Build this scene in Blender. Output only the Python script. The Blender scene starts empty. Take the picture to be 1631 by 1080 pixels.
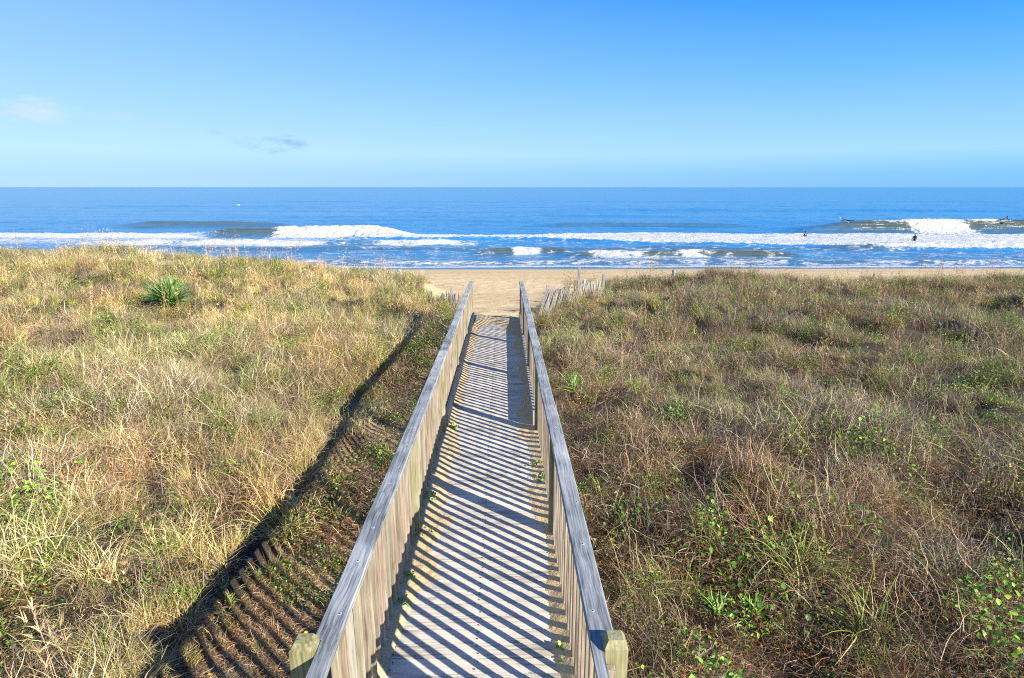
import bpy, bmesh, math, random
import numpy as np
from mathutils import Vector, Matrix, Euler
R = math.radians
random.seed(7)
rng = np.random.default_rng(11)
scene = bpy.context.scene
COL = scene.collection

# ------------------------------------------------------------------ camera
CAMZ = 7.0
cam_d = bpy.data.cameras.new('camera')
cam = bpy.data.objects.new('camera', cam_d)
COL.objects.link(cam)
cam.location = (0, 0, CAMZ)
cam.rotation_euler = (R(90 - 14.29), 0, R(-0.81))
cam_d.sensor_width = 36
cam_d.lens = 20.97
cam_d.clip_start = 0.05
cam_d.clip_end = 90000
scene.camera = cam

# ------------------------------------------------------------------ light
SUN_EL = R(27.5)
SUN_AZ = R(180 - 49.0)          # direction towards the sun, clockwise from +Y (sea)
sd = Vector((math.sin(SUN_AZ) * math.cos(SUN_EL), math.cos(SUN_AZ) * math.cos(SUN_EL), math.sin(SUN_EL)))
sl = bpy.data.lights.new('sun', 'SUN')
sl.energy = 5.0
sl.angle = R(0.5)
sl.color = (1.0, 0.92, 0.78)
so = bpy.data.objects.new('sun', sl)
COL.objects.link(so)
so.rotation_euler = sd.to_track_quat('Z', 'Y').to_euler()
so.location = (20, -20, 40)

world = bpy.data.worlds.new('World')
scene.world = world
world.use_nodes = True
wn = world.node_tree.nodes
wl = world.node_tree.links
bg = wn['Background']
sky = wn.new('ShaderNodeTexSky')
sky.sky_type = 'NISHITA'
sky.sun_disc = False
sky.sun_elevation = SUN_EL
sky.sun_rotation = SUN_AZ
sky.air_density = 1.0
sky.dust_density = 0.0
sky.ozone_density = 1.0
sky.sun_elevation = SUN_EL
# clear saturated blue: the Nishita sky shifted by height above the horizon
tcw = wn.new('ShaderNodeTexCoord')
spw = wn.new('ShaderNodeSeparateXYZ'); wl.new(tcw.outputs['Generated'], spw.inputs[0])
rw = wn.new('ShaderNodeValToRGB'); wl.new(spw.outputs['Z'], rw.inputs[0])
stops = [(0.0, (.20, .55, .98)), (.018, (.22, .58, 1.0)), (.05, (.39, .72, 1.0)), (.10, (.31, .65, 1.0)), (.16, (.20, .55, 1.0)),
         (.27, (.060, .362, .98)), (.45, (.035, .235, .80)), (1.0, (.02, .13, .55))]
els = rw.color_ramp.elements
els[0].position = stops[0][0]; els[1].position = 1.0
for p_, c_ in stops[1:-1]: els.new(p_)
for e_, (p_, c_) in zip(els, stops): e_.position = p_; e_.color = (*c_, 1)
# paler to the left, deeper to the right
lr = wn.new('ShaderNodeMapRange'); wl.new(spw.outputs['X'], lr.inputs['Value'])
lr.inputs['From Min'].default_value = -.75; lr.inputs['From Max'].default_value = .75; lr.inputs['To Min'].default_value = .30; lr.inputs['To Max'].default_value = -.22
lr.clamp = True
gm = wn.new('ShaderNodeMix'); gm.data_type = 'RGBA'; gm.clamp_factor = False
wl.new(lr.outputs[0], gm.inputs['Factor']); wl.new(rw.outputs[0], gm.inputs['A']); gm.inputs['B'].default_value = (.62, .84, 1.0, 1)
SKYGAIN = 4.7
gs_ = wn.new('ShaderNodeVectorMath'); gs_.operation = 'SCALE'; gs_.inputs['Scale'].default_value = SKYGAIN
wl.new(gm.outputs['Result'], gs_.inputs[0])
hs = wn.new('ShaderNodeMix'); hs.data_type = 'RGBA'; hs.inputs['Factor'].default_value = .93
wl.new(sky.outputs[0], hs.inputs['A']); wl.new(gs_.outputs[0], hs.inputs['B'])
bg.inputs['Strength'].default_value = 0.10
# a few faint far clouds, in world directions
def cloud_nodes():
    geo = wn.new('ShaderNodeTexCoord')
    nz = wn.new('ShaderNodeTexNoise'); nz.inputs['Scale'].default_value = 22; nz.inputs['Detail'].default_value = 8
    nz.inputs['Roughness'].default_value = 0.68
    mp = wn.new('ShaderNodeMapping'); mp.inputs['Scale'].default_value = (1, 1, 3.0)
    wl.new(geo.outputs['Generated'], mp.inputs[0]); wl.new(mp.outputs[0], nz.inputs['Vector'])
    cur = hs.outputs['Result']
    # (px, py, rx, rz, colour, strength)
    for (px, py, rx, rz, colr, st) in ((70, 176, .050, .022, (3.4, 4.1, 5.0, 1), .62), (200, 190, .030, .010, (3.0, 3.7, 4.8, 1), .4),
                                       (30, 181, .060, .008, (3.0, 3.7, 4.8, 1), .45),
                                       (458, 226, .034, .013, (1.4, 2.4, 3.9, 1), .85), (398, 230, .040, .010, (1.4, 2.4, 3.9, 1), .7),
                                       (432, 240, .045, .008, (1.4, 2.4, 3.9, 1), .7), (350, 211, .030, .006, (1.6, 2.7, 4.3, 1), .3)):
        v = Vector(((px - 815.5) / 950, -(py - 540) / 950, -1.0))
        v.rotate(cam.rotation_euler)
        v.normalize()
        sub = wn.new('ShaderNodeVectorMath'); sub.operation = 'SUBTRACT'; sub.inputs[1].default_value = v
        wl.new(geo.outputs['Generated'], sub.inputs[0])
        sc = wn.new('ShaderNodeVectorMath'); sc.operation = 'MULTIPLY'; sc.inputs[1].default_value = (1 / rx, 1 / rx, 1 / rz)
        wl.new(sub.outputs[0], sc.inputs[0])
        ln = wn.new('ShaderNodeVectorMath'); ln.operation = 'LENGTH'; wl.new(sc.outputs[0], ln.inputs[0])
        m = wn.new('ShaderNodeMath'); m.operation = 'MULTIPLY_ADD'; m.inputs[1].default_value = 3.4
        wl.new(nz.outputs['Fac'], m.inputs[0])
        neg = wn.new('ShaderNodeMath'); neg.operation = 'MULTIPLY'; neg.inputs[1].default_value = -1.0
        wl.new(ln.outputs['Value'], neg.inputs[0]); wl.new(neg.outputs[0], m.inputs[2])
        mr = wn.new('ShaderNodeMapRange'); mr.inputs['From Min'].default_value = 0.75; mr.inputs['From Max'].default_value = 2.0
        mr.inputs['To Max'].default_value = st; mr.interpolation_type = 'SMOOTHSTEP'
        wl.new(m.outputs[0], mr.inputs['Value'])
        mx = wn.new('ShaderNodeMix'); mx.data_type = 'RGBA'
        wl.new(mr.outputs[0], mx.inputs['Factor']); wl.new(cur, mx.inputs['A']); mx.inputs['B'].default_value = colr
        cur = mx.outputs['Result']
    return cur
wl.new(cloud_nodes(), bg.inputs['Color'])

scene.view_settings.view_transform = 'Standard'
scene.view_settings.look = 'None'
scene.view_settings.exposure = 1.1
scene.view_settings.gamma = 1.0
scene.cycles.max_bounces = 5
scene.cycles.use_denoising = False
scene.cycles.filter_width = 1.1
scene.cycles.use_adaptive_sampling = False
scene.cycles.transparent_max_bounces = 8

# ------------------------------------------------------------------ helpers
def link(o, parent=None):
    COL.objects.link(o)
    if parent is not None:
        o.parent = parent
    return o

def tag(o, label=None, cat=None, group=None, kind=None):
    if label: o['label'] = label
    if cat: o['category'] = cat
    if group: o['group'] = group
    if kind: o['kind'] = kind
    return o

def empty(name, loc=(0, 0, 0), rz=0):
    o = bpy.data.objects.new(name, None)
    o.empty_display_size = 0.2
    o.location = loc
    o.rotation_euler = (0, 0, rz)
    return link(o)

def mesh_np(name, verts, faces, mats, smooth=False, attrs=None, mat_idx=None, cols=None):
    """verts (N,3); faces (M,4) or (M,3) array"""
    me = bpy.data.meshes.new(name)
    verts = np.asarray(verts, dtype=np.float32)
    faces = np.asarray(faces, dtype=np.int32)
    k = faces.shape[1]
    me.vertices.add(len(verts)); me.vertices.foreach_set('co', verts.ravel())
    me.loops.add(faces.size); me.loops.foreach_set('vertex_index', faces.ravel())
    me.polygons.add(len(faces))
    me.polygons.foreach_set('loop_start', np.arange(0, faces.size, k, dtype=np.int32))
    me.polygons.foreach_set('loop_total', np.full(len(faces), k, dtype=np.int32))
    if smooth: me.polygons.foreach_set('use_smooth', np.ones(len(faces), dtype=bool))
    if mat_idx is not None: me.polygons.foreach_set('material_index', np.asarray(mat_idx, dtype=np.int32))
    me.update(calc_edges=True)
    for m in (mats if isinstance(mats, (list, tuple)) else [mats]): me.materials.append(m)
    if attrs:
        for n, v in attrs.items():
            a = me.attributes.new(n, 'FLOAT', 'POINT'); a.data.foreach_set('value', np.asarray(v, dtype=np.float32).ravel())
    if cols is not None:
        a = me.color_attributes.new('col', 'FLOAT_COLOR', 'POINT')
        c4 = np.ones((len(verts), 4), dtype=np.float32); c4[:, :3] = cols
        a.data.foreach_set('color', c4.ravel())
    return me

def obj(name, me, parent=None):
    return link(bpy.data.objects.new(name, me), parent)

def bm_obj(name, bm, mat, parent=None, smooth=False):
    me = bpy.data.meshes.new(name)
    bm.normal_update()
    bm.to_mesh(me); bm.free()
    for m in (mat if isinstance(mat, (list, tuple)) else [mat]): me.materials.append(m)
    if smooth:
        for p in me.polygons: p.use_smooth = True
    return obj(name, me, parent)

def add_box(bm, x0, x1, y0, y1, z0, z1, bev=0.0, shear=None, mat=0):
    """shear: dz per dy applied to z"""
    vs = []
    for x in (x0, x1):
        for y in (y0, y1):
            for z in (z0, z1):
                zz = z + (shear * y if shear else 0)
                vs.append(bm.verts.new((x, y, zz)))
    idx = [(0, 1, 3, 2), (4, 6, 7, 5), (0, 4, 5, 1), (2, 3, 7, 6), (0, 2, 6, 4), (1, 5, 7, 3)]
    fs = [bm.faces.new([vs[i] for i in f]) for f in idx]
    for f in fs: f.material_index = mat
    if bev > 0:
        es = list({e for f in fs for e in f.edges})
        r = bmesh.ops.bevel(bm, geom=es, offset=bev, segments=2, profile=0.6, affect='EDGES')
        for f in r['faces']: f.material_index = mat
    return fs

# value noise ---------------------------------------------------------
_tab = rng.random((256, 256))
def vnoise(x, y):
    x = np.asarray(x, float); y = np.asarray(y, float)
    xi = np.floor(x).astype(int); yi = np.floor(y).astype(int)
    fx = x - xi; fy = y - yi
    fx = fx * fx * (3 - 2 * fx); fy = fy * fy * (3 - 2 * fy)
    a = _tab[xi & 255, yi & 255]; b = _tab[(xi + 1) & 255, yi & 255]
    c = _tab[xi & 255, (yi + 1) & 255]; d = _tab[(xi + 1) & 255, (yi + 1) & 255]
    return (a * (1 - fx) + b * fx) * (1 - fy) + (c * (1 - fx) + d * fx) * fy
def fbm(x, y, o=4, g=0.5):
    s = 0; a = 1; t = 0
    for i in range(o):
        s = s + a * vnoise(x * 2 ** i + 17.3 * i, y * 2 ** i + 5.7 * i); t += a; a *= g
    return s / t
def sst(a, b, x):
    t = np.clip((np.asarray(x, float) - a) / (b - a), 0, 1)
    return t * t * (3 - 2 * t)

# ------------------------------------------------------------------ materials
def new_mat(name):
    m = bpy.data.materials.new(name); m.use_nodes = True
    return m, m.node_tree.nodes, m.node_tree.links, m.node_tree.nodes['Principled BSDF']

def ramp(n, stops):
    r = n.new('ShaderNodeValToRGB')
    e = r.color_ramp.elements
    e[0].position, e[0].color = stops[0][0], (*stops[0][1], 1)
    e[1].position, e[1].color = stops[-1][0], (*stops[-1][1], 1)
    for p, c in stops[1:-1]:
        k = e.new(p); k.color = (*c, 1)
    return r

def wood_mat(name, stops, axis, rnd='object', tints=None, knots=True, grain=1.0, bump=0.35, ends=None):
    m, n, l, p = new_mat(name)
    tc = n.new('ShaderNodeTexCoord')
    if rnd == 'object':
        ri = n.new('ShaderNodeObjectInfo'); rout = ri.outputs['Random']
    else:
        ri = n.new('ShaderNodeNewGeometry'); rout = ri.outputs['Random Per Island']
    mul = n.new('ShaderNodeMath'); mul.operation = 'MULTIPLY'; mul.inputs[1].default_value = 37.0
    l.new(rout, mul.inputs[0])
    cb = n.new('ShaderNodeCombineXYZ')
    for i in range(3): l.new(mul.outputs[0], cb.inputs[i])
    ad = n.new('ShaderNodeVectorMath'); ad.operation = 'ADD'
    l.new(tc.outputs['Object'], ad.inputs[0]); l.new(cb.outputs[0], ad.inputs[1])
    # slow warp so that grain lines wander
    wz = n.new('ShaderNodeTexNoise'); wz.inputs['Scale'].default_value = 1.6; wz.inputs['Detail'].default_value = 2
    l.new(ad.outputs[0], wz.inputs['Vector'])
    ws = n.new('ShaderNodeVectorMath'); ws.operation = 'SCALE'; ws.inputs['Scale'].default_value = 0.06
    l.new(wz.outputs['Color'], ws.inputs[0])
    ad2 = n.new('ShaderNodeVectorMath'); ad2.operation = 'ADD'
    l.new(ad.outputs[0], ad2.inputs[0]); l.new(ws.outputs[0], ad2.inputs[1])
    mp = n.new('ShaderNodeMapping')
    s = [70.0 * grain] * 3; s[axis] = 1.8
    mp.inputs['Scale'].default_value = s
    l.new(ad2.outputs[0], mp.inputs[0])
    g = n.new('ShaderNodeTexNoise'); g.inputs['Scale'].default_value = 1.0; g.inputs['Detail'].default_value = 5; g.inputs['Roughness'].default_value = .65
    l.new(mp.outputs[0], g.inputs['Vector'])
    # large blotches
    b = n.new('ShaderNodeTexNoise'); b.inputs['Scale'].default_value = 2.3; b.inputs['Detail'].default_value = 4
    l.new(ad.outputs[0], b.inputs['Vector'])
    mixv = n.new('ShaderNodeMath'); mixv.operation = 'MULTIPLY_ADD'; mixv.inputs[1].default_value = 0.45
    l.new(b.outputs['Fac'], mixv.inputs[0])
    gs = n.new('ShaderNodeMath'); gs.operation = 'MULTIPLY'; gs.inputs[1].default_value = 0.62
    l.new(g.outputs['Fac'], gs.inputs[0]); l.new(gs.outputs[0], mixv.inputs[2])
    rp = ramp(n, stops); l.new(mixv.outputs[0], rp.inputs[0])
    cur = rp.outputs[0]
    if tints:
        tr = ramp(n, tints); tr.color_ramp.interpolation = 'LINEAR'
        l.new(rout, tr.inputs[0])
        mx = n.new('ShaderNodeMix'); mx.data_type = 'RGBA'; mx.blend_type = 'MULTIPLY'; mx.inputs['Factor'].default_value = 1.0
        l.new(cur, mx.inputs['A']); l.new(tr.outputs[0], mx.inputs['B']); cur = mx.outputs['Result']
    if knots:
        kv = n.new('ShaderNodeMapping'); ks = [5.0] * 3; ks[axis] = 2.2; kv.inputs['Scale'].default_value = ks
        l.new(ad.outputs[0], kv.inputs[0])
        vo = n.new('ShaderNodeTexVoronoi'); vo.inputs['Scale'].default_value = 1.0
        l.new(kv.outputs[0], vo.inputs['Vector'])
        kr = ramp(n, [(0.0, (.35, .30, .26)), (0.045, (.9, .85, .8)), (0.075, (.45, .42, .4)), (0.11, (1, 1, 1))])
        l.new(vo.outputs['Distance'], kr.inputs[0])
        mx = n.new('ShaderNodeMix'); mx.data_type = 'RGBA'; mx.blend_type = 'MULTIPLY'; mx.inputs['Factor'].default_value = 0.8
        l.new(cur, mx.inputs['A']); l.new(kr.outputs[0], mx.inputs['B']); cur = mx.outputs['Result']
    l.new(cur, p.inputs['Base Color'])
    p.inputs['Roughness'].default_value = 0.75
    p.inputs['Specular IOR Level'].default_value = 0.3
    bp = n.new('ShaderNodeBump'); bp.inputs['Strength'].default_value = bump; bp.inputs['Distance'].default_value = 0.004
    l.new(g.outputs['Fac'], bp.inputs['Height']); l.new(bp.outputs[0], p.inputs['Normal'])
    return m

M_cap = wood_mat('cap_wood', [(0.36, (.05, .055, .06)), (0.46, (.15, .165, .175)), (0.55, (.27, .29, .30)), (0.70, (.46, .47, .46))], 1, bump=.8)
M_bal = wood_mat('baluster_wood', [(0.36, (.10, .085, .065)), (0.5, (.26, .23, .185)), (0.66, (.42, .385, .33))], 2,
                 tints=[(0, (1.0, 1.0, .86)), (.25, (1.12, .98, .90)), (.5, (.80, .82, .70)), (.75, (1.15, .93, .84)), (1, (1.0, 1.02, .98))], knots=True, bump=.3)
M_post = wood_mat('post_wood', [(0.36, (.08, .075, .03)), (0.5, (.24, .225, .11)), (0.66, (.38, .36, .22))], 2, bump=.5)
M_deck = wood_mat('deck_wood', [(0.34, (.14, .12, .09)), (0.44, (.36, .33, .275)), (0.53, (.57, .53, .45)), (0.70, (.72, .68, .59))], 0, rnd='island',
                  tints=[(0, (.86, .86, .88)), (.3, (1.0, .98, .95)), (.6, (.92, .9, .88)), (1, (1.06, 1.03, 1.0))], bump=.4)
M_side = wood_mat('side_board_wood', [(0.3, (.12, .12, .12)), (0.5, (.30, .29, .28)), (0.7, (.46, .45, .43))], 1)
M_picket = wood_mat('picket_wood', [(0.3, (.16, .15, .14)), (0.5, (.33, .31, .29)), (0.7, (.48, .46, .43))], 2, knots=False,
                    tints=[(0, (.8, .8, .8)), (1, (1.1, 1.08, 1.05))])
M_fpost = wood_mat('fence_post_wood', [(0.3, (.10, .10, .10)), (0.5, (.22, .22, .22)), (0.7, (.36, .36, .35))], 2)

def metal_mat():
    m, n, l, p = new_mat('galvanised_steel')
    nz = n.new('ShaderNodeTexNoise'); nz.inputs['Scale'].default_value = 90
    r = ramp(n, [(0.3, (.05, .04, .035)), (0.7, (.16, .13, .11))]); l.new(nz.outputs['Fac'], r.inputs[0]); l.new(r.outputs[0], p.inputs['Base Color'])
    p.inputs['Metallic'].default_value = .6; p.inputs['Roughness'].default_value = .55
    return m
M_metal = metal_mat()

def sand_mat():
    m, n, l, p = new_mat('sand')
    geo = n.new('ShaderNodeNewGeometry')
    sp = n.new('ShaderNodeSeparateXYZ'); l.new(geo.outputs['Position'], sp.inputs[0])
    n1 = n.new('ShaderNodeTexNoise'); n1.inputs['Scale'].default_value = 0.35; n1.inputs['Detail'].default_value = 6; n1.inputs['Roughness'].default_value = .6
    mp = n.new('ShaderNodeMapping'); mp.inputs['Scale'].default_value = (.25, 1.6, 1)
    l.new(geo.outputs['Position'], mp.inputs[0]); l.new(mp.outputs[0], n1.inputs['Vector'])
    r = ramp(n, [(0.3, (.52, .38, .19)), (0.55, (.61, .46, .25)), (0.75, (.68, .53, .31))])
    l.new(n1.outputs['Fac'], r.inputs[0])
    # grain speckle
    n2 = n.new('ShaderNodeTexNoise'); n2.inputs['Scale'].default_value = 260; n2.inputs['Detail'].default_value = 2
    l.new(geo.outputs['Position'], n2.inputs['Vector'])
    r2 = ramp(n, [(0.3, (.72, .70, .68)), (0.7, (1.15, 1.13, 1.1))]); l.new(n2.outputs['Fac'], r2.inputs[0])
    mx = n.new('ShaderNodeMix'); mx.data_type = 'RGBA'; mx.blend_type = 'MULTIPLY'; mx.inputs['Factor'].default_value = 1
    l.new(r.outputs[0], mx.inputs['A']); l.new(r2.outputs[0], mx.inputs['B'])
    # wet sand by height above the sea
    wet = n.new('ShaderNodeMapRange'); wet.inputs['From Min'].default_value = 0.42; wet.inputs['From Max'].default_value = 0.12
    l.new(sp.outputs['Z'], wet.inputs['Value'])
    mw = n.new('ShaderNodeMix'); mw.data_type = 'RGBA'
    l.new(wet.outputs[0], mw.inputs['Factor']); l.new(mx.outputs['Result'], mw.inputs['A']); mw.inputs['B'].default_value = (.20, .16, .11, 1)
    # thatch / litter attribute
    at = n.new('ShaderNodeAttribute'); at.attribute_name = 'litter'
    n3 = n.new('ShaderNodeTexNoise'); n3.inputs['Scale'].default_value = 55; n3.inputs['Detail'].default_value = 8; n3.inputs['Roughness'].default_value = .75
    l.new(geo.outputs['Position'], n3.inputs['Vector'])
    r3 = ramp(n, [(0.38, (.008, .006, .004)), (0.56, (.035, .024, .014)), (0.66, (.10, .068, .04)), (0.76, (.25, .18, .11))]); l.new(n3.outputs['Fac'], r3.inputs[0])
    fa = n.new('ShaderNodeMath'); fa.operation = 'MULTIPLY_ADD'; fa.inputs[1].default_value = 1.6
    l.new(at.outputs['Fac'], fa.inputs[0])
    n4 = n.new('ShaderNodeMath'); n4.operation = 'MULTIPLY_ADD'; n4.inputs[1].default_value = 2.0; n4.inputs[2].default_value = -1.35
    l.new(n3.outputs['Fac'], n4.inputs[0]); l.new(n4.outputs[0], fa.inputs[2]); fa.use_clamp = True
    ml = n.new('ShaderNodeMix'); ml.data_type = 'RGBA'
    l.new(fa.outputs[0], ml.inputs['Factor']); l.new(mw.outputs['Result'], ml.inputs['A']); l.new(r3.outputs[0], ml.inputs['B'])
    l.new(ml.outputs['Result'], p.inputs['Base Color'])
    rr = n.new('ShaderNodeMapRange'); rr.inputs['From Min'].default_value = 0; rr.inputs['From Max'].default_value = 1
    rr.inputs['To Min'].default_value = .9; rr.inputs['To Max'].default_value = .12
    l.new(wet.outputs[0], rr.inputs['Value']); l.new(rr.outputs[0], p.inputs['Roughness'])
    # trampled bump
    n5 = n.new('ShaderNodeTexNoise'); n5.inputs['Scale'].default_value = 3.5; n5.inputs['Detail'].default_value = 7; n5.inputs['Roughness'].default_value = .62
    l.new(geo.outputs['Position'], n5.inputs['Vector'])
    b = n.new('ShaderNodeBump'); b.inputs['Strength'].default_value = .7; b.inputs['Distance'].default_value = .09
    l.new(n5.outputs['Fac'], b.inputs['Height']); l.new(b.outputs[0], p.inputs['Normal'])
    return m
M_sand = sand_mat()

def veg_mat(name, rough=.6, trans=.25):
    m, n, l, p = new_mat(name)
    at = n.new('ShaderNodeVertexColor'); at.layer_name = 'col'
    ti = n.new('ShaderNodeAttribute'); ti.attribute_type = 'INSTANCER'; ti.attribute_name = 'tint'
    mx = n.new('ShaderNodeMix'); mx.data_type = 'RGBA'; mx.blend_type = 'MULTIPLY'; mx.inputs['Factor'].default_value = 1
    l.new(at.outputs['Color'], mx.inputs['A']); l.new(ti.outputs['Color'], mx.inputs['B'])
    l.new(mx.outputs['Result'], p.inputs['Base Color'])
    p.inputs['Roughness'].default_value = rough
    p.inputs['Specular IOR Level'].default_value = .25
    tr = n.new('ShaderNodeBsdfTranslucent'); l.new(mx.outputs['Result'], tr.inputs['Color'])
    ms = n.new('ShaderNodeMixShader'); ms.inputs[0].default_value = trans
    l.new(p.outputs[0], ms.inputs[1]); l.new(tr.outputs[0], ms.inputs[2])
    l.new(ms.outputs[0], n['Material Output'].inputs['Surface'])
    return m
M_grass = veg_mat('grass_blades', .55, .2)
M_leaf = veg_mat('leaves', .45, .3)

def plant_mat(name):
    m, n, l, p = new_mat(name)
    at = n.new('ShaderNodeVertexColor'); at.layer_name = 'col'
    l.new(at.outputs['Color'], p.inputs['Base Color'])
    p.inputs['Roughness'].default_value = .45
    return m
M_plant = plant_mat('plant_leaves')

def simple_mat(name, col, rough=.6, noise=20, amt=.25):
    m, n, l, p = new_mat(name)
    nz = n.new('ShaderNodeTexNoise'); nz.inputs['Scale'].default_value = noise; nz.inputs['Detail'].default_value = 4
    c = Vector(col)
    r = ramp(n, [(0.3, tuple(c * (1 - amt))), (0.7, tuple(c * (1 + amt)))]); l.new(nz.outputs['Fac'], r.inputs[0]); l.new(r.outputs[0], p.inputs['Base Color'])
    p.inputs['Roughness'].default_value = rough
    return m
M_wetsuit = simple_mat('wetsuit', (.012, .013, .018), .45)
M_skin = simple_mat('skin', (.45, .28, .2), .5)
M_bleach = simple_mat('bleached_wood', (.42, .43, .43), .8)
M_hair = simple_mat('hair', (.05, .03, .02), .6)
M_board = simple_mat('board_resin', (.78, .78, .75), .2, 5, .05)
M_feather = simple_mat('feathers', (.75, .76, .78), .7, 8, .1)

# ------------------------------------------------------------------ terrain
W_L, W_R = -0.815, 0.440           # deck edges
Y0, Y1 = 2.25, 15.25               # deck ends
SLOPE = -0.0258
def deckz(y): return 4.01 + SLOPE * y

def bank(x, y):
    return 2.02 + (fbm(x * 0 + 2, y * .6, 3) - .5) * .5 + sst(6, 1, y) * .22 - sst(9, 15, y) * .30

def ground(x, y):
    x = np.asarray(x, float); y = np.asarray(y, float)
    dz = 4.01 + SLOPE * np.clip(y, -5, 22)
    # left upland
    ax = -x
    crestL = np.interp(ax, [1, 2.2, 3.4, 5, 9.5, 14, 18.6, 40, 100], [3.05, 3.12, 3.40, 3.74, 4.16, 4.46, 4.66, 4.8, 4.9])
    nearL = np.interp(ax, [0, 3, 8, 20, 60], [3.78, 3.88, 3.92, 4.0, 4.2])
    UL = nearL + (crestL - nearL) * sst(7, 20, y)
    crestR = np.interp(x, [0.5, 1.5, 5, 12, 20, 60], [3.25, 3.28, 3.30, 3.24, 3.22, 3.4])
    nearR = np.interp(x, [0.5, 2.5, 8, 20], [3.66, 3.72, 3.78, 3.9])
    UR = nearR + (crestR - nearR) * sst(6, 18, y)
    hum = (fbm(x * .33 + 3, y * .33 + 9, 3) - .5)
    hum2 = (fbm(x * 1.1 + 30, y * 1.1, 3) - .5)
    UL = UL + hum * .5 + hum2 * .22; UR = UR + hum * .75 + hum2 * .62
    # troughs beside the walkway
    edge = bank(x, y)
    tL = sst(edge + .22, edge - .08, ax)
    z = np.where(x < -.2, UL + (dz - .20 - UL) * tL, UR)
    tR = sst(1.9, .7, x)
    z = np.where(x >= -.2, UR + (dz - .20 - UR) * tR, z)
    # gap of the path to the beach
    gapw = .85 + sst(16.5, 22, y) * 1.3
    g = sst(14.6, 16.2, y) * sst(gapw + .9, gapw - .2, np.abs(x + .19))
    path = np.interp(y, [14, 15.62, 16.8, 20, 26, 40], [3.6, 3.60, 3.52, 3.05, 2.45, 1.6])
    z = z + (path - z) * g
    # under the deck
    ud = sst(1.0, .75, np.abs(x + .19)) * sst(15.9, 15.3, y)
    z = z + (dz - .16 - z) * ud
    # seaward face of the dune and beach
    beach = np.interp(y, [20, 27, 33, 40, 46, 52.5, 60, 90], [2.75, 2.35, 2.05, 1.45, .75, 0.0, -.9, -3.5])
    cy = 22.3 + (fbm(x * .12, y * 0 + 4, 3) - .5) * 3.0
    f = sst(cy, cy + 7.0, y)
    z = z + (beach - z) * f
    z = z + (fbm(x * 1.7, y * 1.7 + 40, 3) - .5) * .10 * (1 - .75 * f) * (1 - ud)
    # footprints and tyre ripples on the beach
    z = z + f * (fbm(x * 2.6, y * 2.2, 2) - .5) * .07 * sst(44, 36, y)
    return z

def sand_thick(x, y):
    """sand drifted on the deck: height above (or below) the planks"""
    x = np.asarray(x, float); y = np.asarray(y, float)
    dl = x - W_L; dr = W_R - x
    nl = fbm(y * .9 + 3, x * 2.0, 4); nr = fbm(y * .9 + 50, x * 2.0 + 8, 4)
    wl_ = np.interp(y, [2, 3.5, 4.6, 5.2, 6.5, 7.4, 8, 12, 15.6], [.03, .08, .24, .32, .42, .34, .18, .20, .34]) * (.35 + 1.2 * nl)
    wr_ = np.interp(y, [2, 3.2, 4.4, 5.0, 6.5, 7.5, 8.2, 11, 13, 15.6], [.02, .10, .22, .28, .30, .26, .22, .26, .36, .60]) * (.35 + 1.2 * nr)
    hl = .045 * (1 - dl / np.maximum(wl_, .004)); hr = .045 * (1 - dr / np.maximum(wr_, .004))
    h = np.maximum(hl, hr)
    h = h + (fbm(x * 9, y * 9, 3) - .5) * .018
    e = sst(14.2, 15.2, y) * .045 - .010 * (1 - sst(14.2, 15.2, y)) + (fbm(x * 2.2 + 9, y * 1.1, 3) - .52) * .05
    h = np.maximum(h, -.03) + e * 1.0
    return np.minimum(h, .06) * 1.0

def grid_faces(nr, nc):
    i = np.arange(nr - 1)[:, None] * nc + np.arange(nc - 1)[None, :]
    return np.stack([i, i + 1, i + nc + 1, i + nc], -1).reshape(-1, 4)

xs_d = np.arange(-26, 26.01, .14)
g = 26 + np.cumsum(.14 * 1.11 ** np.arange(1, 58))
xs = np.concatenate([-g[::-1], xs_d, g])
ys = np.concatenate([np.arange(-45, -3, 2.5), np.arange(-3, 36, .14), np.arange(36, 60, .4), np.arange(60, 100, 5)])
X, Y = np.meshgrid(xs, ys)
Z = ground(X, Y)
def veg_amount(x, y):
    """1 where the dune is overgrown"""
    x = np.asarray(x, float); y = np.asarray(y, float)
    v = sst(27.0, 24.2, y + (fbm(x * .2, y * .2 + 77, 3) - .5) * 3.5)
    gapw = .92 + sst(16.8, 24, y) * 2.0
    path = np.where(y > 15.3, sst(gapw - .1, gapw + .35, np.abs(x + .19)), 1)
    walk = sst(.66, .80, np.abs(x + .19))
    return v * path * walk
va = veg_amount(X, Y)
edgeL = sst(2.3, 1.8, -X) * (X < -.5) * (Y < 16)
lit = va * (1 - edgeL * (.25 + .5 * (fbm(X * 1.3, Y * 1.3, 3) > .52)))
me = mesh_np('ground', np.stack([X, Y, Z], -1).reshape(-1, 3), grid_faces(len(ys), len(xs)), M_sand, True, {'litter': lit.ravel()})
tag(obj('ground', me), 'tan sand of the dunes and beach', None, None, 'structure')

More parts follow.
